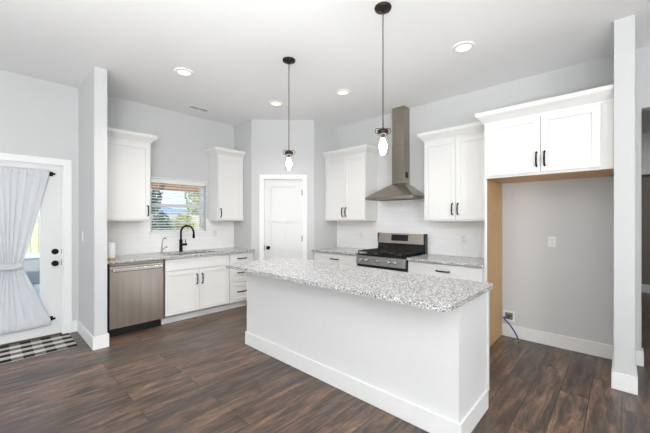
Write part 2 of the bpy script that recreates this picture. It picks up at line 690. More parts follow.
WIN = (1.615, 2.459, 1.19, 2.01)
DOOR = (-0.31, 0.635, 0.0, 2.055)
b = MB().gridslab([YF, YB + T], [0.0, CEIL], [WIN, DOOR], XA - T - 0.03, XA, lambda u, v, w: (w, u, v))
struct(b.build('wall_left', M['wall']), 'pale grey wall with the sink window and the patio door', 'wall')
b = MB().gridslab([XA, XR], [0.0, CEIL], [(0.14, 1.25, -0.01, 2.465)], YB, YB + T, lambda u, v, w: (u, w, v))
struct(b.build('wall_back', M['wall']), 'pale grey wall behind the range and the fridge alcove', 'wall')
struct(MB().box(XA, -4.13, 0.785, 0.903, 0, CEIL).build('wall_partition', M['wall']), 'narrow partition wall between patio door and dishwasher', 'wall')
struct(MB().box(-0.045, 0.080, 3.555, YB, 0, CEIL).build('wall_pillar', M['wall']), 'narrow wall end closing the right side of the fridge alcove', 'wall')

PA, PB = Vector((-4.44, 2.97)), Vector((-3.71, 3.70))
DLEN = (PB - PA).length
R45 = PI / 4
struct(MB().prism([(XA, 2.97), (-4.44, 2.97), (-4.48, 3.08), (XA, 3.08)], 0, CEIL).build('wall_pantry_left', M['wall']),
       'short pantry side wall at the end of the sink counter', 'wall')
struct(MB().prism([(-3.71, 3.70), (-3.71, YB), (-3.82, YB), (-3.82, 3.74)], 0, CEIL).build('wall_pantry_right', M['wall']),
       'short pantry side wall left of the range wall cabinets', 'wall')
b = MB().gridslab([0.0, DLEN], [0.0, CEIL], [(0.205, 0.84, -0.01, 2.07)], 0.0, 0.11, lambda u, v, w: (u, w, v))
struct(b.build('wall_pantry_diagonal', M['wall'], loc=(PA.x, PA.y, 0), rotz=R45), 'diagonal corner wall holding the pantry door', 'wall')

# living area behind the camera: window wall and right wall, hall beyond the opening
b = MB().gridslab([XA, XR], [0.0, CEIL], [(a, c, 0.25, 2.75) for a, c in WINDOWS], YF - T, YF, lambda u, v, w: (u, w, v))
struct(b.build('wall_front', M['taupe']), 'window wall behind the viewer', 'wall')  # unseen wall darkened to cut bounce light under the island overhang
b = MB().gridslab([YF - T, 9.0], [0.0, CEIL], [(ADDED_WINDOW[0], ADDED_WINDOW[1], 0.25, 2.75)], XR, XR + T, lambda u, v, w: (w, u, v))
struct(b.build('wall_right', M['wall']), 'right hand wall of the living area', 'wall')
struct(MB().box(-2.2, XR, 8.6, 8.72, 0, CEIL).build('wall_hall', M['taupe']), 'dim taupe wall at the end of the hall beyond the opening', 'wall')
struct(MB().box(-2.2, -2.08, YB + T, 8.6, 0, CEIL).build('wall_hall_side', M['wall']), 'side wall of the hall beyond the opening', 'wall')
struct(MB().box(-2.08, XR, 8.50, 8.60, 2.25, 2.31, 0.004).box(-2.08, XR, 8.585, 8.60, 2.31, CEIL).build('trim_1', M['trim']),
       'pale ledge high on the hall end wall', 'trim')
for k, (a, c) in enumerate(WINDOWS):
    w = thing('window_%d' % (k + 2), 'large living area window behind the viewer', 'window', (0, YF - T / 2, 0), kind='structure')
    m = MB()
    for x in (a + 0.03, (a + c) / 2, c - 0.03):
        m.box(x - 0.03, x + 0.03, -0.03, 0.03, 0.25, 2.75)
    m.box(a, c, -0.03, 0.03, 0.25, 0.31).box(a, c, -0.03, 0.03, 2.69, 2.75)
    m.build('window_frame', M['trim'], w)
    MB().box(a + 0.06, c - 0.06, -0.004, 0.004, 0.31, 2.69).build('pane', M['glass'], w)

w = thing('window_4', 'large living area window in the right hand wall', 'window', (XR + T / 2, 0, 0), kind='structure')
a, c = ADDED_WINDOW
m = MB()
for y in (a + 0.03, (a + c) / 2, c - 0.03):
    m.box(-0.03, 0.03, y - 0.03, y + 0.03, 0.25, 2.75)
m.box(-0.03, 0.03, a, c, 0.25, 0.31).box(-0.03, 0.03, a, c, 2.69, 2.75)
m.build('window_frame', M['trim'], w)
MB().box(-0.004, 0.004, a + 0.06, c - 0.06, 0.31, 2.69).build('pane', M['glass'], w)


# baseboards
def baseboard(name, boxes, label, h=0.14):
    m = MB()
    for (x0, x1, y0, y1) in boxes:
        m.box(x0, x1, y0, y1, 0.0, h, 0.004)
    return struct(m.build(name, M['trim']), label, 'baseboard')


BT = 0.016
baseboard('baseboard_left', [(XA, XA + BT, 0.72, 0.785)], 'short white baseboard between patio door trim and partition')
baseboard('baseboard_far_left', [(XA, XA + BT, YF, -0.40)], 'white baseboard left of the patio door')
baseboard('baseboard_partition', [(XA + BT, -4.13 + BT, 0.785 - BT, 0.785), (-4.13, -4.13 + BT, 0.785, 0.903), (-4.36, -4.13 + BT, 0.903, 0.903 + BT)],
          'white baseboard wrapping the end of the partition beside the dishwasher')
baseboard('baseboard_alcove', [(-1.056, -0.061, YB - BT, YB)], 'white baseboard along the back of the fridge alcove')
baseboard('baseboard_pillar', [(-0.045 - BT, 0.080 + BT, 3.555 - BT, 3.555), (-0.045 - BT, -0.045, 3.555, YB - BT), (0.080, 0.080 + BT, 3.555, YB - BT)],
          'white baseboard wrapping the wall end right of the fridge alcove')
baseboard('baseboard_opening', [(0.096, 0.14 + BT, YB - BT, YB), (0.14, 0.14 + BT, YB, YB + T)], 'white baseboard stub at the opening behind the wall end')
baseboard('baseboard_back_right', [(1.25, XR, YB - BT, YB)], 'white baseboard right of the opening')
baseboard('baseboard_hall', [(-2.08, XR, 8.6 - BT, 8.6)], 'white baseboard at the far end of the hall', 0.16)
baseboard('baseboard_pantry_left', [(-4.46, -4.44, 2.955, 2.97)], 'white baseboard on the pantry side wall')
baseboard('baseboard_pantry_right', [(-3.71, -3.695, 3.70, 3.715)], 'white baseboard on the right pantry wall')
for nm, s0, s1, lb in (('baseboard_diagonal_left', 0.0, 0.132, 'left'), ('baseboard_diagonal_right', 0.914, DLEN, 'right')):
    o = MB().box(s0, s1, -BT, 0, 0, 0.14, 0.004).build(nm, M['trim'], loc=(PA.x, PA.y, 0), rotz=R45)
    struct(o, 'white baseboard %s of the pantry door' % lb, 'baseboard')

# tiled backsplashes
b = MB().gridslab([0.905, 2.968], [0.914, 1.40], [(WIN[0], WIN[1], 1.19, 1.41)], XA, XA + 0.008, lambda u, v, w: (w, u, v))
struct(b.build('wall_tile_sink', M['tile_y']), 'white subway tile backsplash under the sink window', 'tile')
b = MB().gridslab([-3.708, -1.076], [0.914, 1.40], [], YB - 0.008, YB, lambda u, v, w: (u, w, v))
b.gridslab([-2.85, -1.91], [1.40, 1.72], [], YB - 0.008, YB, lambda u, v, w: (u, w, v))
struct(b.build('wall_tile_range', M['tile_x']), 'white subway tile backsplash behind the range', 'tile')

# ------------------------------------------------------------------ sink window with its blind
w = thing('window_1', 'white framed double hung window above the sink', 'window', (XA, 0, 0), kind='structure')
y0, y1, z0, z1 = WIN
m = MB()
fx0, fx1 = -0.145, -0.085
m.gridslab([y0, y1], [z0, z1], [(y0 + 0.045, y1 - 0.045, z0 + 0.05, 1.585), (y0 + 0.045, y1 - 0.045, 1.63, z1 - 0.045)], fx0, fx1,
           lambda u, v, q: (q, u, v))
m.build('window_frame', M['trim'], w)
MB().box(-0.118, -0.112, y0 + 0.045, y1 - 0.045, z0 + 0.05, z1 - 0.045).build('pane', M['glass'], w)
MB().box(-0.084, 0.035, y0 - 0.02, y1 + 0.012, z0 - 0.004, z0 + 0.022, 0.004).box(0.008, 0.022, y0 - 0.01, y1 + 0.005, z0 - 0.05, z0 - 0.004, 0.003).build('window_sill', M['trim'], w)
MB().box(-0.015, 0.012, y0 - 0.015, y1 + 0.012, z1 - 0.005, z1 + 0.012, 0.003).build('window_head', M['trim'], w)

bl = thing('window_blind', 'white horizontal slat blind hanging open in the sink window', 'blind', (XA, 0, 0))
MB().box(-0.075, -0.005, y0 + 0.006, y1 - 0.006, z1 - 0.065, z1 - 0.006, 0.004).build('headrail', M['blind'], bl)
m = MB()
nsl = 17
for k in range(nsl):
    z = z0 + 0.075 + k * (z1 - 0.085 - z0 - 0.075) / (nsl - 1)
    a = math.radians(13)
    cx, hw, th = -0.042, 0.025, 0.0026
    dx, dz = hw * math.cos(a), hw * math.sin(a)
    m.hull([(cx - dx, y0 + 0.012, z + dz - th), (cx + dx, y0 + 0.012, z - dz - th), (cx + dx, y1 - 0.012, z - dz - th), (cx - dx, y1 - 0.012, z + dz - th)],
           [(cx - dx, y0 + 0.012, z + dz), (cx + dx, y0 + 0.012, z - dz), (cx + dx, y1 - 0.012, z - dz), (cx - dx, y1 - 0.012, z + dz)])
m.build('slat', M['blind'], bl)
MB().box(-0.066, -0.018, y0 + 0.012, y1 - 0.012, z0 + 0.03, z0 + 0.05, 0.003).build('bottom_rail', M['blind'], bl)
for yy in (y0 + 0.12, (y0 + y1) / 2, y1 - 0.12):
    MB().tube([(-0.018, yy, z0 + 0.04), (-0.018, yy, z1 - 0.06)], 0.0014, 6).build('ladder_cord', M['blind'], bl)

# ------------------------------------------------------------------ patio door, curtain, mat
d = thing('door_1', 'white patio door with one large glass panel', 'door', (XA, 0, 0), kind='structure')
dy0, dy1 = DOOR[0], DOOR[1]
m = MB()
m.gridslab([dy0 + 0.015, dy1 - 0.015], [0.022, 2.04], [(-0.107, 0.437, 0.26, 1.90)], -0.052, -0.006, lambda u, v, q: (q, u, v))
m.build('slab', M['door'], d)
m = MB()
m.gridslab([-0.135, 0.465], [0.232, 1.928], [(-0.095, 0.425, 0.272, 1.888)], -0.056, 0.003, lambda u, v, q: (q, u, v))
m.build('glass_molding', M['door'], d)
MB().box(-0.033, -0.027, -0.097, 0.427, 0.27, 1.89).build('pane', M['glass'], d)
m = MB()
m.box(-0.15, -0.004, dy0, dy0 + 0.013, 0, 2.055).box(-0.15, -0.004, dy1 - 0.013, dy1, 0, 2.055).box(-0.15, -0.004, dy0, dy1, 2.042, 2.055)
m.build('jamb', M['trim'], d)
m = MB()
m.box(0, 0.018, dy0 - 0.082, dy0, 0, 2.055, 0.003).box(0, 0.018, dy1, dy1 + 0.082, 0, 2.055, 0.003).box(0, 0.018, dy0 - 0.082, dy1 + 0.082, 2.055, 2.135, 0.003)
m.build('casing', M['trim'], d)
MB().box(-0.15, 0.012, dy0 + 0.013, dy1 - 0.013, 0, 0.02, 0.003).build('threshold', M['threshold'], d)
for zz, nm in ((1.014, 'deadbolt'), (0.872, 'door_knob')):
    m = MB().lathe([(0.034, -0.006), (0.034, 0.004), (0.028, 0.010)], (0, 0.559, zz), 20, 'X')
    if nm == 'door_knob':
        m.lathe([(0.012, 0.0), (0.012, 0.025), (0.026, 0.034), (0.030, 0.046), (0.024, 0.058), (0.006, 0.062)], (0, 0.559, zz), 20, 'X')
    else:
        m.box(0.008, 0.024, 0.552, 0.566, zz - 0.02, zz + 0.02, 0.003)
    m.build(nm, M['black'], d)
MB().box(-0.03, -0.001, dy1 - 0.0165, dy1 - 0.0125, 0.84, 0.92).box(-0.03, -0.001, dy1 - 0.0165, dy1 - 0.0125, 0.985, 1.04).build('strike_plate', M['black'], d)

CY = 0.165
for zz, which in ((1.945, 'top'), (0.216, 'bottom')):
    r = thing('curtain_rod', 'black sash rod through the %s hem of the patio door curtain' % which, 'curtain rod', (XA, CY, zz))
    MB().tube([(0.030, -0.372, 0), (0.030, 0.372, 0)], 0.006, 10).build('rod', M['black'], r)
    for s in (-1, 1):
        MB().box(-0.006, 0.006, s * 0.357 - 0.018, s * 0.357 + 0.018, -0.026, 0.026, 0.002).box(0.0, 0.038, s * 0.357 - 0.006, s * 0.357 + 0.006, -0.008, 0.008, 0.002) \
            .lathe([(0.006, -0.014), (0.013, -0.006), (0.013, 0.006), (0.005, 0.014)], (0.030, s * 0.382, 0), 12, 'Y').build('bracket', M['black'], r)

cur = thing('curtain', 'pale blue grey curtain tied at its middle over the patio door glass', 'curtain', (XA, CY, 0))
bm = bmesh.new()
NU, NV = 160, 90
ZT, ZB, ZM = 1.985, 0.150, 0.875
grid = []
for j in range(NV + 1):
    z = ZB + (ZT - ZB) * j / NV
    zz = min(max(z, 0.216), 1.945)
    if zz > ZM:
        t = (zz - ZM) / (1.945 - ZM)
        hw = 0.100 + (0.340 - 0.100) * (t ** 0.92)
    else:
        t = (ZM - zz) / (ZM - 0.216)
        hw = 0.100 + (0.350 - 0.100) * (t ** 0.95)
    tight = 1 - (hw - 0.1) / 0.25
    row = []
    for i in range(NU + 1):
        u = -1 + 2 * i / NU
        amp = 0.0026 + 0.0032 * tight + 0.0012 * math.sin(3 * u + 1)
        ph = 2 * PI * (5.0 * u + 0.45 * math.sin(4.1 * u + 0.8) + 0.12 * math.sin(z * 2.2 + u * 2))
        x = 0.030 + amp * math.sin(ph) + 0.0012 * math.sin(2.3 * ph + 1.0) * (1 - 0.5 * tight)
        # gathered ruffles beside the rods
        e = max(0.0, 1 - abs(z - 1.945) / 0.05) + max(0.0, 1 - abs(z - 0.216) / 0.06)
        x += 0.011 * min(1.0, 1.6 * e) + 0.0025 * e * math.sin(PI * 2 * 16 * u + 5 * math.sin(9 * u))
        y = u * hw + 0.004 * math.cos(ph) * (1 - abs(u))
        zo = z
        if j == NV or j == 0:
            zo += 0.007 * math.sin(2 * PI * 17 * u + 3 * math.sin(7 * u))
        if z < ZM:
            zo -= 0.014 * (1 - u * u) * ((ZM - z) / (ZM - ZB))
        row.append(bm.verts.new((x, y, zo)))
    grid.append(row)
for j in range(NV):
    for i in range(NU):
        f = bm.faces.new((grid[j][i], grid[j][i + 1], grid[j + 1][i + 1], grid[j + 1][i]))
        f.smooth = True
me = bpy.data.meshes.new('cloth')
bm.to_mesh(me)
bm.free()
me.materials.append(M['curtain'])
co = bpy.data.objects.new('cloth', me)
COL.objects.link(co)
co.parent = cur
sm = co.modifiers.new('thickness', 'SOLIDIFY')
sm.thickness = 0.0015
bm = bmesh.new()
prev = None
NS = 40
rings = []
for k in range(NS):
    a = 2 * PI * k / NS
    ex, ey = 0.030 + 0.030 * math.sin(a), 0.112 * math.cos(a)
    rings.append([bm.verts.new((ex + 0.003 * math.sin(5 * a), ey, ZM + dz + 0.004 * math.sin(3 * a))) for dz in (-0.034, -0.012, 0.012, 0.034)])
for k in range(NS):
    A, B = rings[k], rings[(k + 1) % NS]
    for q in range(3):
        f = bm.faces.new((A[q], B[q], B[q + 1], A[q + 1]))
        f.smooth = True
me = bpy.data.meshes.new('tieback')
bm.to_mesh(me)
bm.free()
me.materials.append(M['curtain'])
to = bpy.data.objects.new('tieback', me)
COL.objects.link(to)
to.parent = cur
sm = to.modifiers.new('thickness', 'SOLIDIFY')
sm.thickness = 0.003

mat_o = MB().box(0, 0.578, -1.11, 0, 0, 0.008, 0.003).build('door_mat', M['check'], loc=(-4.958, 0.685, 0))
tag(mat_o, 'black and white buffalo check mat on the floor at the patio door', 'mat')


# ------------------------------------------------------------------ pantry door
d = thing('door_2', 'white three panel pantry door in the diagonal corner wall', 'door', (PA.x, PA.y, 0), R45, kind='structure')
s0, s1 = 0.214, 0.831
m = MB()
m.gridslab([s0, s1], [0.008, 2.060], [(0.325, 0.720, 1.475, 1.945), (0.325, 0.484, 0.24, 1.367), (0.560, 0.720, 0.24, 1.367)], 0.012, 0.047,
           lambda u, v, q: (u, q, v))
m.box(s0 + 0.05, s1 - 0.05, 0.027, 0.040, 0.1, 2.0)
m.build('slab', M['door'], d)
m = MB()
m.box(0.132, 0.208, -0.018, 0.0, 0, 2.065, 0.003).box(0.837, 0.913, -0.018, 0, 0, 2.065, 0.003).box(0.132, 0.913, -0.018, 0, 2.065, 2.139, 0.003)
m.build('casing', M['trim'], d)
MB().box(0.205, 0.2125, 0, 0.11, 0, 2.07).box(0.8325, 0.84, 0, 0.11, 0, 2.07).box(0.205, 0.84, 0, 0.11, 2.0625, 2.07).build('jamb', M['trim'], d)
m = MB().lathe([(0.030, 0.012), (0.030, 0.004), (0.012, 0.0), (0.011, -0.025), (0.025, -0.034), (0.030, -0.046), (0.024, -0.058), (0.006, -0.062)], (0.276, 0, 0.936), 20, 'Y')
m.build('door_knob', M['black'], d)
MB().box(0.208, 0.2135, -0.002, 0.02, 0.90, 0.975).build('strike_plate', M['black'], d)
for zz in (1.845, 1.086, 0.25):
    MB().tube([(0.833, 0.004, zz - 0.045), (0.833, 0.004, zz + 0.045)], 0.008, 10).build('hinge', M['black'], d)


# ------------------------------------------------------------------ cabinets
def shaker(parent, x0, x1, z0, z1, yf, name='door', th=0.019, rail=0.058):
    """door or drawer front whose face is at local y = yf"""
    m = MB()
    m.box(x0, x0 + rail, yf, yf + th, z0, z1, 0.0015, 1)
    m.box(x1 - rail, x1, yf, yf + th, z0, z1, 0.0015, 1)
    m.box(x0 + rail - 0.001, x1 - rail + 0.001, yf, yf + th, z0, z0 + rail, 0.0015, 1)
    m.box(x0 + rail - 0.001, x1 - rail + 0.001, yf, yf + th, z1 - rail, z1, 0.0015, 1)
    m.box(x0 + rail - 0.004, x1 - rail + 0.004, yf + 0.011, yf + th - 0.001, z0 + rail - 0.004, z1 - rail + 0.004)
    return m.build(name, M['cabinet'], parent)


def slab_front(parent, x0, x1, z0, z1, yf, name='drawer', th=0.019):
    return MB().box(x0, x1, yf, yf + th, z0, z1, 0.0025, 2).build(name, M['cabinet'], parent)


def pull(parent, x, z, yf, length=0.135, vertical=True):
    h = length / 2
    m = MB()
    if vertical:
        pts = [(x, yf - 0.002, z - h), (x, yf - 0.024, z - h + 0.004), (x, yf - 0.032, z - h * 0.5), (x, yf - 0.033, z), (x, yf - 0.032, z + h * 0.5), (x, yf - 0.024, z + h - 0.004), (x, yf - 0.002, z + h)]
        for s in (-1, 1):
            m.lathe([(0.0085, 0.001), (0.0085, -0.004)], (x, yf, z + s * h), 10, 'Y')
    else:
        pts = [(x - h, yf - 0.002, z), (x - h + 0.004, yf - 0.024, z), (x - h * 0.5, yf - 0.032, z), (x, yf - 0.033, z), (x + h * 0.5, yf - 0.032, z), (x + h - 0.004, yf - 0.024, z), (x + h, yf - 0.002, z)]
        for s in (-1, 1):
            m.lathe([(0.0085, 0.001), (0.0085, -0.004)], (x + s * h, yf, z), 10, 'Y')
    m.tube(pts, [0.0085, 0.008, 0.0075, 0.0085, 0.0075, 0.008, 0.0085], 8)
    return m.build('handle', M['black'], parent)


CROWN = [(0.0, 0.0), (0.004, 0.0), (0.006, 0.018), (0.016, 0.030), (0.040, 0.058), (0.062, 0.078), (0.070, 0.090), (0.072, 0.098), (0.072, 0.125)]


def crown(parent, x0, x1, yf, z0, left=True, right=True, left_back=None):
    bm = bmesh.new()
    loops = []
    for (o, h) in CROWN:
        xl = x0 - (o if left else 0)
        xr = x1 + (o if right else 0)
        z = z0 + h
        back = [(xl, -0.003, z)] if left_back is None else [(x0, -0.003, z), (x0, left_back, z), (xl, left_back, z)]
        loops.append([bm.verts.new(p) for p in back] + [bm.verts.new((xl, yf - o, z)), bm.verts.new((xr, yf - o, z)), bm.verts.new((xr, -0.003, z))])
    for A, B in zip(loops[:-1], loops[1:]):
        n = len(A)
        for k in range(n):
            bm.faces.new((A[k], A[(k + 1) % n], B[(k + 1) % n], B[k]))
    bm.faces.new(loops[0][::-1])
    bm.faces.new(loops[-1])
    mm = MB()
    mm.bm.free()
    mm.bm = bm
    return mm.build('crown_molding', M['cabinet'], parent)


UZ0, UZ1 = 1.372, 2.415


def upper(name, label, loc, rotz, width, doors, handles, cl, cr, z0=UZ0, depth=0.335, tanbottom=True, left_back=None):
    """doors: (x0,x1); handles: x per door; local origin at the left end on the wall"""
    t = thing(name, label, 'cabinet', loc, rotz, 'white upper cabinets')
    yf = -depth
    MB().box(0, width, yf + 0.022, -0.003, z0 + (0.006 if tanbottom else 0), UZ1, 0.001, 1).build('body', M['cabinet'], t)
    if tanbottom:
        MB().box(0.012, width - 0.012, yf + 0.034, -0.005, z0 + 0.002, z0 + 0.007).build('underside', M['tan_wood'], t)
    for (x0, x1), (hx, hz) in zip(doors, handles):
        dd = shaker(t, x0, x1, z0 + 0.028, UZ1 - 0.012, yf)
        pull(dd, hx, hz, yf)
    crown(t, 0, width, yf + 0.02, UZ1 - 0.004, cl, cr, left_back)
    return t


upper('upper_cabinet', 'single door white wall cabinet between the partition and the sink window', (XA, 0.906, 0), WA, 0.606,
      [(0.02, 0.602)], [(0.570, 1.517)], False, True)
upper('upper_cabinet', 'narrow white wall cabinet right of the sink window', (XA, 2.494, 0), WA, 0.470,
      [(0.008, 0.434)], [(0.040, 1.505)], True, False)
upper('upper_cabinet', 'two door white wall cabinet between pantry corner and range hood', (-3.707, YB, 0), 0, 0.845,
      [(0.046, 0.440), (0.444, 0.841)], [(0.407, 1.520), (0.477, 1.520)], False, True)
upper('upper_cabinet', 'two door white wall cabinet between the range hood and the fridge alcove', (-1.905, YB, 0), 0, 0.828,
      [(0.006, 0.408), (0.412, 0.818)], [(0.376, 1.530), (0.444, 1.530)], True, False)
upper('refrigerator_cabinet', 'deep white two door cabinet above the empty fridge alcove', (-1.076, YB, 0), 0, 1.029,
      [(0.040, 0.506), (0.511, 0.944)], [(0.476, 1.985), (0.541, 1.985)], True, False, z0=1.832, depth=0.640, left_back=-0.392)

t = thing('refrigerator_side_panel', 'tall panel with tan wood face on the left of the fridge alcove', 'panel', (-1.076, YB, 0))
MB().box(0.0, 0.024, -0.622, -0.604, 0, 1.831, 0.001, 1).build('front_edge', M['cabinet'], t)['label'] = 'white painted front edge'
MB().box(0.0, 0.012, -0.604, -0.001, 0, 1.831).build('outer_face', M['cabinet'], t)['label'] = 'white outer face'
MB().box(0.012, 0.019, -0.604, -0.001, 0, 1.831).build('inner_face', M['tan_wood'], t)['label'] = 'tan wood inner face'

BD = 0.620      # base cabinet front face distance from the wall


def base_body(t, x0, x1, kick=True):
    MB().box(x0, x1, -BD + 0.021, -0.002, 0.105, 0.882, 0.001, 1).build('body', M['cabinet'], t)
    MB().box(x0, x1, -BD + 0.105, -0.002, 0.0, 0.105).build('toe_kick', M['cabinet'], t)


t = thing('sink_cabinet', 'white two door base cabinet under the sink', 'cabinet', (XA, 1.588, 0), WA)
MB().box(0.0, 0.018, -BD + 0.021, -0.002, 0.105, 0.882).box(0.916, 0.934, -BD + 0.021, -0.002, 0.105, 0.882) \
    .box(0.0, 0.934, -BD + 0.021, -BD + 0.040, 0.105, 0.882).box(0.0, 0.934, -0.02, -0.002, 0.105, 0.882).box(0.0, 0.934, -BD + 0.021, -0.002, 0.105, 0.123).build('body', M['cabinet'], t)
MB().box(0.0, 0.934, -BD + 0.105, -0.002, 0.0, 0.105).build('toe_kick', M['cabinet'], t)
slab_front(t, 0.008, 0.928, 0.716, 0.868, -BD, 'false_front')
for x0, x1, hx in ((0.008, 0.466, 0.430), (0.470, 0.928, 0.506)):
    dd = shaker(t, x0, x1, 0.122, 0.708, -BD)
    pull(dd, hx, 0.565, -BD)
t = thing('drawer_cabinet', 'white three drawer base cabinet against the pantry wall', 'cabinet', (XA, 2.523, 0), WA)
base_body(t, 0.0, 0.443)
for z0, z1 in ((0.716, 0.868), (0.425, 0.708), (0.122, 0.417)):
    dd = slab_front(t, 0.010, 0.420, z0, z1, -BD) if z1 > 0.8 else shaker(t, 0.010, 0.420, z0, z1, -BD, 'drawer')
    pull(dd, 0.222, (z0 + z1) / 2 + (0 if z1 > 0.8 else 0.005), -BD, 0.15, False)

for nm, lab, x, wd, hx in (('drawer_cabinet', 'white drawer base cabinet between the pantry wall and the range', -3.708, 0.926, 0.482),
                           ('drawer_cabinet', 'white drawer base cabinet between the range and the fridge alcove', -1.992, 0.914, 0.460)):
    t = thing(nm, lab, 'cabinet', (x, YB, 0))
    base_body(t, 0.0, wd)
    a0, a1 = (0.05, wd - 0.008) if x < -3 else (0.012, wd - 0.022)
    dd = slab_front(t, a0, a1, 0.716, 0.868, -BD)
    pull(dd, hx, 0.792, -BD, 0.15, False)
    mid = (a0 + a1) / 2
    for x0, x1, hh in ((a0, mid - 0.002, mid - 0.04), (mid + 0.002, a1, mid + 0.04)):
        dd = shaker(t, x0, x1, 0.122, 0.708, -BD)
        pull(dd, hh, 0.60, -BD)

# countertops
SINK = (1.70, 2.40)
CF = 0.648
b = MB().gridslab([0.906, 2.968], [-CF, -0.009], [(SINK[0], SINK[1], -0.545, -0.155)], 0.884, 0.914, lambda u, v, q: (XA - v, u, q))
tag(b.build('countertop', M['granite']), 'speckled grey granite countertop around the sink', 'countertop')
b = MB().box(-3.708, -2.786, YB - CF, YB - 0.009, 0.884, 0.914, 0.003)
tag(b.build('countertop', M['granite']), 'speckled granite countertop between the pantry wall and the range', 'countertop')
b = MB().box(-1.990, -1.078, YB - CF, YB - 0.009, 0.884, 0.914, 0.003)
tag(b.build('countertop', M['granite']), 'speckled granite countertop between the range and the fridge alcove', 'countertop')

# sink
t = thing('sink', 'undermount stainless sink set into the granite counter', 'sink', (XA, 0, 0.69))
m = MB()
sx0, sx1, sy0, sy1 = 0.150, 0.550, SINK[0] - 0.005, SINK[1] + 0.005
m.box(sx0, sx1, sy0, sy1, 0.0, 0.004)
m.box(sx0 - 0.003, sx0, sy0, sy1, 0.0, 0.193).box(sx1, sx1 + 0.003, sy0, sy1, 0.0, 0.193)
m.box(sx0, sx1, sy0 - 0.003, sy0, 0.0, 0.193).box(sx0, sx1, sy1, sy1 + 0.003, 0.0, 0.193)
m.build('basin', M['steel'], t)
MB().lathe([(0.045, 0.004), (0.045, 0.007), (0.030, 0.006), (0.028, 0.005)], (0.30, (sy0 + sy1) / 2, 0), 20).build('drain', M['chrome'], t)

# faucet
t = thing('faucet', 'tall matte black gooseneck faucet behind the sink', 'faucet', (XA + 0.105, 2.01, 0.914))
dx, dy = math.cos(math.radians(32)), math.sin(math.radians(32))
MB().lathe([(0.028, 0), (0.028, 0.006), (0.0235, 0.012), (0.0235, 0.175), (0.020, 0.185)], (0, 0, 0), 20).build('base', M['black'], t)
pts = [(0, 0, 0.17), (0, 0, 0.285)]
R = 0.108
for k in range(1, 13):
    a = PI * k / 12
    pts.append((dx * (R - R * math.cos(a)), dy * (R - R * math.cos(a)), 0.285 + R * math.sin(a)))
pts.append((dx * 2 * R, dy * 2 * R, 0.262))
MB().tube(pts, 0.0135, 14).build('spout', M['black'], t)
MB().lathe([(0.0165, 0), (0.0175, 0.045), (0.0145, 0.062)], (dx * 2 * R, dy * 2 * R, 0.205), 16).build('spray_head', M['black'], t)
m = MB().tube([(0, 0.018, 0.105), (0, 0.075, 0.105)], [0.017, 0.016], 14)
m.lathe([(0.0175, 0), (0.0175, 0.018)], (0, 0.070, 0.105), 14, 'Y')
m.tube([(0.0, 0.072, 0.11), (0.0, 0.070, 0.185)], [0.006, 0.005], 10)
m.build('lever', M['black'], t)

t = thing('filtered_water_tap', 'small brushed steel drinking water tap left of the black faucet', 'tap', (XA + 0.105, 1.735, 0.914))
MB().lathe([(0.022, 0), (0.022, 0.006), (0.013, 0.016), (0.013, 0.05), (0.010, 0.06)], (0, 0, 0), 16).build('base', M['steel'], t)
pts = [(0, 0, 0.05), (0, 0.006, 0.15), (0.006, 0.016, 0.195), (0.022, 0.030, 0.215), (0.045, 0.040, 0.213), (0.058, 0.046, 0.196)]
MB().tube(pts, 0.0062, 10).build('spout', M['steel'], t)
MB().tube([(0.0, 0.008, 0.05), (0.01, 0.055, 0.083)], [0.008, 0.006], 10).lathe([(0.012, -0.006), (0.012, 0.012)], (0.011, 0.06, 0.083), 10, 'Y').build('lever', M['steel'], t)

# canister
t = thing('canister', 'white cylinder on a tan wooden base at the left end of the sink counter', 'canister', (-4.462, 1.015, 0.914))
MB().lathe([(0.044, 0), (0.046, 0.003), (0.046, 0.026), (0.044, 0.029)], (0, 0, 0), 28).build('base', M['base_wood'], t)
MB().lathe([(0.042, 0.029), (0.043, 0.033), (0.043, 0.198), (0.040, 0.204), (0.030, 0.206)], (0, 0, 0), 28).build('body', M['plastic'], t)

# ------------------------------------------------------------------ dishwasher
t = thing('dishwasher', 'stainless steel dishwasher beside the partition', 'dishwasher', (XA, 0.975, 0), WA)
MB().box(0.005, 0.603, -0.575, -0.03, 0.10, 0.875).build('tub', M['black_plastic'], t)
MB().box(0.01, 0.598, -0.53, -0.03, 0.0, 0.10).build('toe_kick', M['black_plastic'], t)
fr = MB().box(0.004, 0.604, -0.612, -0.577, 0.105, 0.842, 0.004).build('front_panel', M['steel_dw'], t)
MB().box(0.006, 0.602, -0.606, -0.577, 0.846, 0.874, 0.003).build('control_strip', M['steel'], t)
m = MB()
m.box(0.030, 0.578, -0.660, -0.636, 0.776, 0.818, 0.008)
m.box(0.045, 0.070, -0.640, -0.611, 0.785, 0.809).box(0.538, 0.563, -0.640, -0.611, 0.785, 0.809)
m.build('handle', M['chrome'], fr)
MB().lathe([(0.010, 0.0), (0.010, -0.0015)], (0.31, -0.612, 0.27), 16, 'Y').build('badge', M['chrome'], fr)

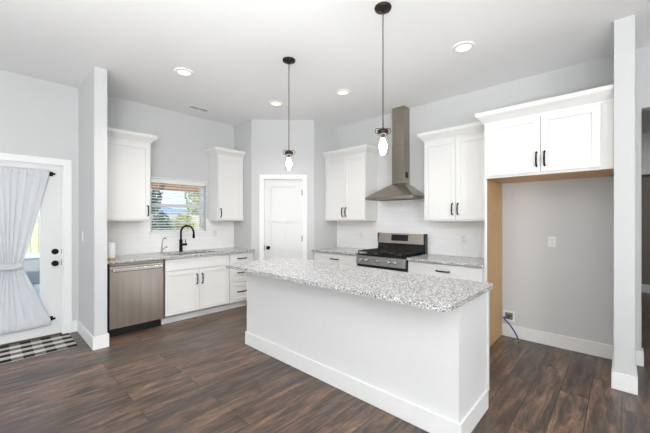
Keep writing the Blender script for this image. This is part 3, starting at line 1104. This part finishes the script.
# ------------------------------------------------------------------ range
t = thing('range', 'stainless gas range with black cooktop', 'range', (-2.3875, YB, 0))
HWR = 0.391
MB().box(-HWR, HWR, -0.625, -0.02, 0.09, 0.898).build('body', M['black_enamel'], t)
for x in (-0.34, 0.34):
    for y in (-0.56, -0.08):
        MB().lathe([(0.018, 0), (0.018, 0.09)], (x, y, 0), 12).build('foot', M['black_plastic'], t)
MB().box(-HWR, HWR, -0.665, -0.050, 0.895, 0.918, 0.004).build('cooktop', M['black_enamel'], t)
cp = MB().hull([(-HWR, -0.668, 0.775), (HWR, -0.668, 0.775), (HWR, -0.62, 0.775), (-HWR, -0.62, 0.775)],
               [(-HWR, -0.645, 0.893), (HWR, -0.645, 0.893), (HWR, -0.62, 0.893), (-HWR, -0.62, 0.893)]).build('control_panel', M['steel_panel'], t)
for kx in (-0.297, -0.205, -0.025, 0.155, 0.245):
    m = MB().lathe([(0.026, 0.005), (0.026, -0.006), (0.021, -0.010), (0.019, -0.034), (0.015, -0.037)], (kx, -0.656, 0.835), 18, 'Y')
    m.box(kx - 0.003, kx + 0.003, -0.698, -0.690, 0.835 - 0.016, 0.835 + 0.016)
    m.build('knob', M['chrome'], cp)
dr = MB().box(-HWR + 0.003, HWR - 0.003, -0.668, -0.628, 0.205, 0.735, 0.005).build('oven_door', M['steel'], t)
MB().box(-0.27, 0.27, -0.6705, -0.667, 0.30, 0.60, 0.001, 1).build('oven_window', M['black_enamel'], dr)
MB().box(-HWR, HWR, -0.640, -0.626, 0.737, 0.775).build('vent_strip', M['black_plastic'], t)  # black strip stands in for shade in the gap above the oven door
m = MB().tube([(-0.34, -0.72, 0.715), (0.34, -0.72, 0.715)], 0.013, 12)
m.tube([(-0.31, -0.72, 0.715), (-0.31, -0.664, 0.715)], 0.010, 10).tube([(0.31, -0.72, 0.715), (0.31, -0.664, 0.715)], 0.010, 10)
m.build('oven_handle', M['steel'], dr)
MB().box(-HWR + 0.003, HWR - 0.003, -0.664, -0.628, 0.045, 0.195, 0.005).build('drawer', M['steel'], t)
bg = MB().hull([(-HWR, -0.105, 0.916), (HWR, -0.105, 0.916), (HWR, -0.03, 0.916), (-HWR, -0.03, 0.916)],
               [(-HWR, -0.095, 1.045), (HWR, -0.095, 1.045), (HWR, -0.03, 1.045), (-HWR, -0.03, 1.045)]).build('backguard_base', M['black_enamel'], t)
bs = MB().hull([(-HWR + 0.012, -0.112, 1.047), (HWR - 0.022, -0.112, 1.047), (HWR - 0.022, -0.03, 1.047), (-HWR + 0.012, -0.03, 1.047)],
               [(-HWR + 0.012, -0.088, 1.192), (HWR - 0.022, -0.088, 1.192), (HWR - 0.022, -0.03, 1.192), (-HWR + 0.012, -0.03, 1.192)]).build('backguard', M['steel'], t)
MB().box(HWR - 0.022, HWR, -0.112, -0.028, 1.046, 1.195, 0.002).build('end_cap', M['black_plastic'], t)
MB().box(-HWR, -HWR + 0.012, -0.112, -0.028, 1.046, 1.195, 0.002).build('end_cap', M['black_plastic'], t)
# display tilted with the backguard
m = MB().hull([(-0.150, -0.1115, 1.085), (0.125, -0.1115, 1.085), (0.125, -0.100, 1.085), (-0.150, -0.100, 1.085)],
              [(-0.150, -0.0965, 1.175), (0.125, -0.0965, 1.175), (0.125, -0.088, 1.175), (-0.150, -0.088, 1.175)])
m.build('display', M['black_enamel'], bs)
for bx, by, br in ((-0.25, -0.52, 0.045), (-0.25, -0.22, 0.038), (0.0, -0.37, 0.05), (0.25, -0.52, 0.05), (0.25, -0.22, 0.038)):
    MB().lathe([(br + 0.012, 0.918), (br + 0.010, 0.924), (br, 0.926), (br, 0.934), (br - 0.006, 0.938)], (bx, by, 0), 20).build('burner', M['grate'], t)
for gx0, gx1 in ((-0.375, -0.13), (-0.122, 0.122), (0.13, 0.375)):
    m = MB()
    zt0, zt1 = 0.944, 0.958
    y0_, y1_ = -0.635, -0.125
    m.box(gx0, gx1, y0_, y0_ + 0.012, zt0, zt1, 0.002).box(gx0, gx1, y1_ - 0.012, y1_, zt0, zt1, 0.002)
    m.box(gx0, gx0 + 0.012, y0_, y1_, zt0, zt1, 0.002).box(gx1 - 0.012, gx1, y0_, y1_, zt0, zt1, 0.002)
    for q in (0.2, 0.4, 0.6, 0.8):
        yy = y0_ + (y1_ - y0_) * q
        m.box(gx0, gx1, yy - 0.005, yy + 0.005, zt0, zt1, 0.002)
    gc = (gx0 + gx1) / 2
    m.box(gc - 0.005, gc + 0.005, y0_, y1_, zt0, zt1, 0.002)
    for xx in (gx0, gx1 - 0.012):
        for yy in (y0_, y1_ - 0.012):
            m.box(xx, xx + 0.012, yy, yy + 0.012, 0.917, zt0)
    m.build('grate', M['grate'], t)

# ------------------------------------------------------------------ range hood
t = thing('range_hood', 'stainless steel chimney hood above the gas range', 'range hood', (-2.387, YB, 1.69))
HW, HD = 0.384, 0.452
MB().gridslab([-HW, HW], [-HD, -0.009], [(-HW + 0.03, HW - 0.03, -HD + 0.03, -0.04)], 0.0, 0.034, lambda u, v, q: (u, v, q)).build('rim', M['steel_hood'], t)
CW, CD = 0.100, 0.172
MB().hull([(-HW, -HD, 0.034), (HW, -HD, 0.034), (HW, -0.009, 0.034), (-HW, -0.009, 0.034)],
          [(-CW, -CD, 0.235), (CW, -CD, 0.235), (CW, -0.009, 0.235), (-CW, -0.009, 0.235)]).build('canopy', M['steel_hood'], t)
MB().box(-CW, CW, -CD, -0.001, 0.235, 0.80, 0.0015, 1).build('lower_chimney', M['steel_hood'], t)
up = MB().box(-CW + 0.003, CW - 0.003, -CD + 0.003, -0.001, 0.80, CEIL - 1.69 - 0.001, 0.0015, 1).build('upper_chimney', M['steel_hood'], t)
MB().box(CW - 0.0005, CW + 0.001, -0.13, -0.05, 0.32, 0.40).build('vent_slot', M['black_plastic'], t)
MB().box(-HW + 0.032, -0.005, -HD + 0.032, -0.042, 0.012, 0.020).build('filter', M['filter'], t)
MB().box(0.005, HW - 0.032, -HD + 0.032, -0.042, 0.012, 0.020).build('filter', M['filter'], t)

# ------------------------------------------------------------------ island
t = thing('kitchen_island', 'white panelled kitchen island base', 'island', (-1.90, 2.0, 0))
IX0, IX1 = -1.177, 1.165
MB().box(IX0, IX1, 0, 0.545, 0, 0.884, 0.002, 1).build('back_panel', M['island'], t)
MB().box(IX0 + 0.002, IX1 - 0.002, 0.545, 0.585, 0.11, 0.884).build('body', M['island'], t)
MB().box(IX0 + 0.02, IX1 - 0.02, 0.545, 0.56, 0.0, 0.11).build('toe_kick', M['black_plastic'], t)
MB().box(IX1 - 0.02, IX1 + 0.004, 0.565, 0.606, 0.105, 0.884, 0.001, 1).build('corner_stile', M['island'], t)
MB().box(IX0 - 0.004, IX0 + 0.02, 0.565, 0.606, 0.105, 0.884, 0.001, 1).build('corner_stile', M['island'], t)
MB().box(IX1, IX1 + 0.002, -0.002, 0.022, 0.14, 0.884).build('corner_bead', M['island'], t)
MB().box(IX0 - 0.002, IX0, -0.002, 0.022, 0.14, 0.884).build('corner_bead', M['island'], t)
prof = 0.016
m = MB()
for (a0, a1, b0, b1) in ((IX0 - prof, IX1 + prof, -prof, 0.0), (IX1, IX1 + prof, 0.0, 0.545), (IX0 - prof, IX0, 0.0, 0.545)):
    m.box(a0, a1, b0, b1, 0.0, 0.14, 0.004)
m.build('baseboard', M['trim'], t)
nd = 4
for k in range(nd):
    x0 = IX0 + 0.03 + k * (IX1 - IX0 - 0.06) / nd
    x1 = x0 + (IX1 - IX0 - 0.06) / nd - 0.004
    mm = MB().box(x0, x1, 0.586, 0.604, 0.12, 0.87, 0.002)
    dd = mm.build('door', M['cabinet'], t)
    MB().tube([((x0 + x1) / 2 - 0.06, 0.630, 0.80), ((x0 + x1) / 2 + 0.06, 0.630, 0.80)], 0.006, 8) \
        .tube([((x0 + x1) / 2 - 0.05, 0.604, 0.80), ((x0 + x1) / 2 - 0.05, 0.632, 0.80)], 0.005, 8) \
        .tube([((x0 + x1) / 2 + 0.05, 0.604, 0.80), ((x0 + x1) / 2 + 0.05, 0.632, 0.80)], 0.005, 8).build('handle', M['black'], dd)


def rounded(x0, x1, y0, y1, r, n=6):
    pts = []
    for cx, cy, a0 in ((x1 - r, y1 - r, 0), (x0 + r, y1 - r, 90), (x0 + r, y0 + r, 180), (x1 - r, y0 + r, 270)):
        for k in range(n + 1):
            a = math.radians(a0 + 90 * k / n)
            pts.append((cx + r * math.cos(a), cy + r * math.sin(a)))
    return pts


m = MB().prism(rounded(-3.115, -0.698, 1.735, 2.632, 0.05), 0.8845, 0.9165)
es = [e for e in m.bm.edges if abs(e.verts[0].co.z - e.verts[1].co.z) < 1e-5]
bmesh.ops.bevel(m.bm, geom=es, offset=0.006, segments=3, affect='EDGES', profile=0.5)
tag(m.build('island_countertop', M['granite']), 'long speckled granite top overhanging the white island', 'countertop')


# ------------------------------------------------------------------ outlets, switch, water box
def outlet(label, loc, rotz, w=0.072, h=0.116, kind='outlet'):
    t = thing('wall_outlet' if kind == 'outlet' else 'light_switch', label, kind, loc, rotz)
    MB().box(-w / 2, w / 2, -0.006, 0, -h / 2, h / 2, 0.003).build('cover_plate', M['plastic'], t)
    if kind == 'outlet':
        for zz in (-0.02, 0.02):
            s = MB().box(-0.017, 0.017, -0.008, -0.005, zz - 0.014, zz + 0.014, 0.001, 1).build('receptacle', M['plastic'], t)
            MB().box(-0.008, -0.005, -0.0086, -0.0078, zz - 0.005, zz + 0.006).box(0.005, 0.008, -0.0086, -0.0078, zz - 0.005, zz + 0.006) \
                .box(-0.002, 0.002, -0.0086, -0.0078, zz - 0.011, zz - 0.007).build('slot', M['black_plastic'], s)
    else:
        MB().box(-0.016, 0.016, -0.009, -0.005, -0.033, 0.033, 0.002).build('rocker', M['plastic'], t)
    return t


outlet('white outlet on the back wall of the fridge alcove', (-0.561, YB, 1.155), 0)
outlet('white outlet on the backsplash right of the range', (-1.508, YB - 0.008, 1.144), 0)
outlet('white outlet on the backsplash left of the range', (-3.173, YB - 0.008, 1.141), 0)
outlet('white outlet on the backsplash beside the partition', (XA + 0.008, 1.03, 1.165), WA)
outlet('white outlet on the backsplash right of the sink window', (XA + 0.008, 2.62, 1.17), WA)
outlet('white light switch on the partition beside the patio door', (-4.712, 0.785, 1.20), 0, kind='switch')

t = thing('water_supply_box', 'white recessed water box low in the fridge alcove', 'water box', (-0.985, YB, 0.245))
MB().gridslab([-0.062, 0.062], [-0.062, 0.062], [(-0.042, 0.042, -0.042, 0.042)], -0.012, 0.0, lambda u, v, q: (u, q, v)).build('frame', M['plastic'], t)
MB().box(-0.043, 0.043, -0.002, 0.0, -0.043, 0.043).build('back_plate', M['grey_plastic'], t)
MB().lathe([(0.012, 0), (0.012, -0.03), (0.007, -0.035)], (0.006, -0.001, -0.012), 12, 'Y').build('valve', M['brass'], t)
MB().box(-0.022, 0.034, -0.032, -0.024, 0.004, 0.020, 0.003).build('valve_lever', M['rubber_green'], t)


def smooth_path(P, n=8):
    P = [Vector(p) for p in P]
    P = [P[0] * 2 - P[1]] + P + [P[-1] * 2 - P[-2]]
    out = []
    for i in range(1, len(P) - 2):
        p0, p1, p2, p3 = P[i - 1:i + 3]
        for k in range(n):
            s = k / n
            out.append(0.5 * ((2 * p1) + (p2 - p0) * s + (2 * p0 - 5 * p1 + 4 * p2 - p3) * s * s + (3 * p1 - p0 - 3 * p2 + p3) * s ** 3))
    out.append(P[-2])
    return out


t = thing('water_line', 'blue water tube curving from the recessed box to the floor', 'tube', (-1.0, 4.2, 0.0))
pts = smooth_path([(0.012, 0.040, 0.228), (-0.022, 0.0, 0.240), (0.0, -0.05, 0.232), (0.060, -0.075, 0.185), (0.115, -0.085, 0.110), (0.150, -0.085, 0.035)], 8)
MB().tube(pts, 0.008, 10).build('hose', M['blue_tube'], t)
MB().lathe([(0.010, 0), (0.010, 0.022), (0.0078, 0.026)], (0.155, -0.085, 0.002), 12).build('end_fitting', M['brass'], t)


# ------------------------------------------------------------------ pendants and downlights
def pendant(name, label, x, y, zcap):
    t = thing(name, label, 'pendant light', (x, y, CEIL), 0.0, 'jar pendant lights over the island')
    MB().lathe([(0.064, 0.0), (0.066, -0.006), (0.062, -0.018), (0.020, -0.026), (0.008, -0.040)], (0, 0, 0), 28).build('canopy', M['bronze'], t)
    dz = zcap - CEIL
    MB().tube([(0, 0, -0.035), (0, 0, dz - 0.004)], 0.0042, 8).build('cord', M['cord'], t)
    lid = MB().lathe([(0.012, dz + 0.012), (0.018, dz), (0.040, dz - 0.004), (0.043, dz - 0.010), (0.043, dz - 0.034), (0.041, dz - 0.040)], (0, 0, 0), 24)
    lid.build('jar_lid', M['bronze'], t)
    for s in (-1, 1):
        pts = [(s * 0.040, 0, dz - 0.030), (s * 0.054, 0, dz - 0.032), (s * 0.060, 0, dz - 0.012), (s * 0.057, 0, dz + 0.004), (s * 0.036, 0, dz + 0.008), (s * 0.016, 0, dz + 0.006)]
        h = MB().tube(smooth_path(pts, 5), 0.0024, 8).build('wire_bail', M['bronze'], t)
        h.rotation_euler = (0, 0, YAW)
    g = MB().lathe([(0.034, dz - 0.040), (0.034, dz - 0.052), (0.041, dz - 0.066), (0.043, dz - 0.080), (0.043, dz - 0.185), (0.039, dz - 0.196), (0.020, dz - 0.199)], (0, 0, 0), 28, cap0=False, cap1=True)
    g.build('glass_jar', M['jar_glass'], t)
    MB().lathe([(0.016, dz - 0.040), (0.016, dz - 0.066), (0.013, dz - 0.070)], (0, 0, 0), 16).build('socket', M['bronze'], t)
    MB().lathe([(0.012, dz - 0.070), (0.014, dz - 0.082), (0.024, dz - 0.106), (0.030, dz - 0.128), (0.027, dz - 0.148), (0.014, dz - 0.163), (0.004, dz - 0.167)], (0, 0, 0), 20).build('bulb', M['bulb'], t)
    return t


pendant('pendant_light', 'left hanging jar pendant over the island, nearer the pantry door', -2.503, 2.128, 2.105)
pendant('pendant_light', 'right hanging jar pendant over the island, in front of the hood', -1.349, 2.098, 2.098)

first = None
CANS = [(-3.561, 1.50, 'lit round downlight in the ceiling nearest the partition wall'),
        (-3.571, 2.797, 'lit round downlight in the ceiling nearest the pantry corner'),
        (-2.626, 3.143, 'lit round downlight in the ceiling between the two pendants'),
        (-1.099, 3.106, 'lit round downlight in the ceiling in front of the fridge cabinet')]
for x, y, lab in CANS:
    if first is None:
        first = t = thing('recessed_light', lab, 'ceiling light', (x, y, CEIL), 0, 'recessed ceiling downlights')
        MB().lathe([(0.100, 0.0), (0.100, -0.004), (0.094, -0.010), (0.070, -0.012), (0.068, -0.006)], (0, 0, 0), 32, cap0=False, cap1=False).build('trim_ring', M['trim'], t)
        MB().lathe([(0.069, -0.004), (0.069, -0.0075), (0.040, -0.009), (0.004, -0.0095)], (0, 0, 0), 28).build('lens', M['diffuser'], t)
    else:
        t = copy_tree(first)
        t.location = (x, y, CEIL)
        t['label'] = lab
    d = bpy.data.lights.new('downlight_beam', 'AREA')
    d.shape = 'DISK'
    d.size = 0.13
    d.energy = 6.5 if y < 2.0 else 3.6 if y < 3.0 else 4.0 if x < -2 else 2.0
    d.spread = math.radians(110)
    d.color = (1.0, 0.97, 0.93)
    lo = bpy.data.objects.new('downlight_beam', d)
    lo.location = (x, y, CEIL - 0.012)
    COL.objects.link(lo)

d = bpy.data.lights.new('hall_downlight', 'AREA')  # unseen lamp added to brighten the hall beyond the opening
d.shape = 'DISK'
d.size = 0.3
d.energy = 22
lo = bpy.data.objects.new('hall_downlight', d)
lo.location = (0.9, 6.6, CEIL - 0.02)
COL.objects.link(lo)

t = thing('ceiling_vent', 'small white slotted air register in the ceiling above the sink', 'vent', (-4.58, 2.151, CEIL), WA)
MB().gridslab([-0.15, 0.15], [-0.065, 0.065], [(-0.13, 0.13, -0.045, 0.045)], -0.008, 0, lambda u, v, q: (u, v, q)).build('frame', M['trim'], t)
m = MB()
for k in range(5):
    y = -0.04 + k * 0.018
    m.hull([(-0.13, y, -0.006), (0.13, y, -0.006), (0.13, y + 0.001, -0.006), (-0.13, y + 0.001, -0.006)],
           [(-0.13, y + 0.004, -0.001), (0.13, y + 0.004, -0.001), (0.13, y + 0.005, -0.001), (-0.13, y + 0.005, -0.001)])
m.box(-0.006, 0.006, -0.045, 0.045, -0.006, -0.001)
m.build('slat', M['trim'], t)
MB().box(-0.13, 0.13, -0.045, 0.045, -0.0009, -0.0002).build('duct_mouth', M['black_plastic'], t)  # black sheet stands in for the shade inside the duct

# ------------------------------------------------------------------ outdoors
g = MB().box(-60, XA - T - 0.035, -45, 60, -0.35, -0.14)
struct(g.build('ground', M['lawn']), 'pale grass yard outside the windows', 'ground')
struct(MB().box(-10.6, XA - T - 0.035, -4.0, 6.5, -0.14, -0.10).build('patio_slab', M['patio']), 'pale concrete patio outside the patio door', 'patio')

t = thing('storage_chest', 'blue grey chest standing on the patio beyond the patio door', 'chest', (-10.35, 0.75, -0.10))
MB().box(-0.4, 0.4, -1.1, 1.1, 0.0, 0.60, 0.01).build('body', M['chest'], t)
MB().box(-0.43, 0.43, -1.13, 1.13, 0.60, 0.66, 0.01).build('lid', M['chest_lid'], t)

t = thing('fence', 'pale wooden board fence across the yard', 'fence', (-13.0, 0, -0.14))
m = MB()
for k in range(130):
    y = -9.0 + k * 0.18
    m.box(-0.012, 0.012, y, y + 0.165, 0.04, 1.72 + 0.012 * random.random())
m.build('board', M['fence'], t)
MB().box(-0.06, -0.012, -9, 14.4, 0.35, 0.44).box(-0.06, -0.012, -9, 14.4, 1.35, 1.44).build('rail', M['fence'], t)

t = thing('pergola', 'cedar pergola beam seen through the top of the sink window', 'pergola', (-6.5, 2.4, 2.1))  # soffit shaped as open rafters so the sun lights the beam
MB().box(-1.10, -0.96, -1.4, 1.42, -0.03, 0.36, 0.004).build('beam', M['cedar'], t)
for k in range(4):
    yy = -1.3 + k * 0.87
    MB().box(-1.3, 1.36, yy, yy + 0.045, 0.361, 0.50, 0.003).build('rafter', M['cedar'], t)
MB().box(-1.10, -0.96, 1.28, 1.42, -2.2, -0.031, 0.004).build('post', M['trim'], t)


def tree(label, x, y, h, r, mat, n, seed, leaf=0.16):
    rnd = random.Random(seed)
    t = thing('tree', label, 'tree', (x, y, -0.14), 0, 'yard trees beyond the fence')
    MB().tube([(0, 0, 0), (0.05, 0.02, h * 0.35), (0.0, 0.06, h * 0.7)], [0.14, 0.10, 0.05], 8).build('trunk', M['bark'], t)
    bm = bmesh.new()
    for k in range(n):
        while True:
            p = Vector((rnd.uniform(-1, 1), rnd.uniform(-1, 1), rnd.uniform(-1, 1)))
            if 0.25 < p.length < 1:
                break
        c = Vector((p.x * r, p.y * r, h * 0.62 + p.z * h * 0.42))
        a = Vector((rnd.gauss(0, 1), rnd.gauss(0, 1), rnd.gauss(0, 1))).normalized()
        b_ = a.cross(Vector((rnd.gauss(0, 1), rnd.gauss(0, 1), rnd.gauss(0, 1)))).normalized()
        s = leaf * rnd.uniform(0.6, 1.2)
        bm.faces.new([bm.verts.new(c + a * s), bm.verts.new(c + b_ * s * 0.5), bm.verts.new(c - a * s), bm.verts.new(c - b_ * s * 0.5)])
    me = bpy.data.meshes.new('crown')
    bm.to_mesh(me)
    bm.free()
    me.materials.append(mat)
    o = bpy.data.objects.new('crown', me)
    COL.objects.link(o)
    o.parent = t


tree('dark green tree left in the sink window view', -15.5, 4.75, 4.2, 0.75, M['leaf_dark'], 900, 1)
tree('tall yellow green tree right in the sink window view', -15.8, 7.9, 4.2, 1.15, M['leaf_yellow'], 700, 2)
tree('rounded yellow green bush in the lower middle of the sink window view', -12.2, 5.15, 1.75, 0.42, M['leaf_yellow'], 700, 3, 0.09)
tree('broad yellow green bush in the lower right of the sink window view', -11.9, 5.95, 1.55, 0.36, M['leaf_yellow'], 600, 4, 0.09)
tree('dark green bush in the lower left of the sink window view', -12.0, 4.25, 1.75, 0.40, M['leaf_dark'], 600, 5, 0.09)

bm = bmesh.new()
bmesh.ops.create_uvsphere(bm, u_segments=40, v_segments=20, radius=1.0)
for v in bm.verts:
    v.co = Vector((v.co.x * 9, v.co.y * 30, v.co.z * 3.7 * (1 + 0.12 * math.sin(v.co.y * 11) + 0.06 * math.sin(v.co.y * 27))))
mm = MB()
mm.bm.free()
mm.bm = bm
struct(mm.build('hill', M['hill'], loc=(-52, 28, -0.3)), 'hazy blue hill far behind the yard', 'hill')
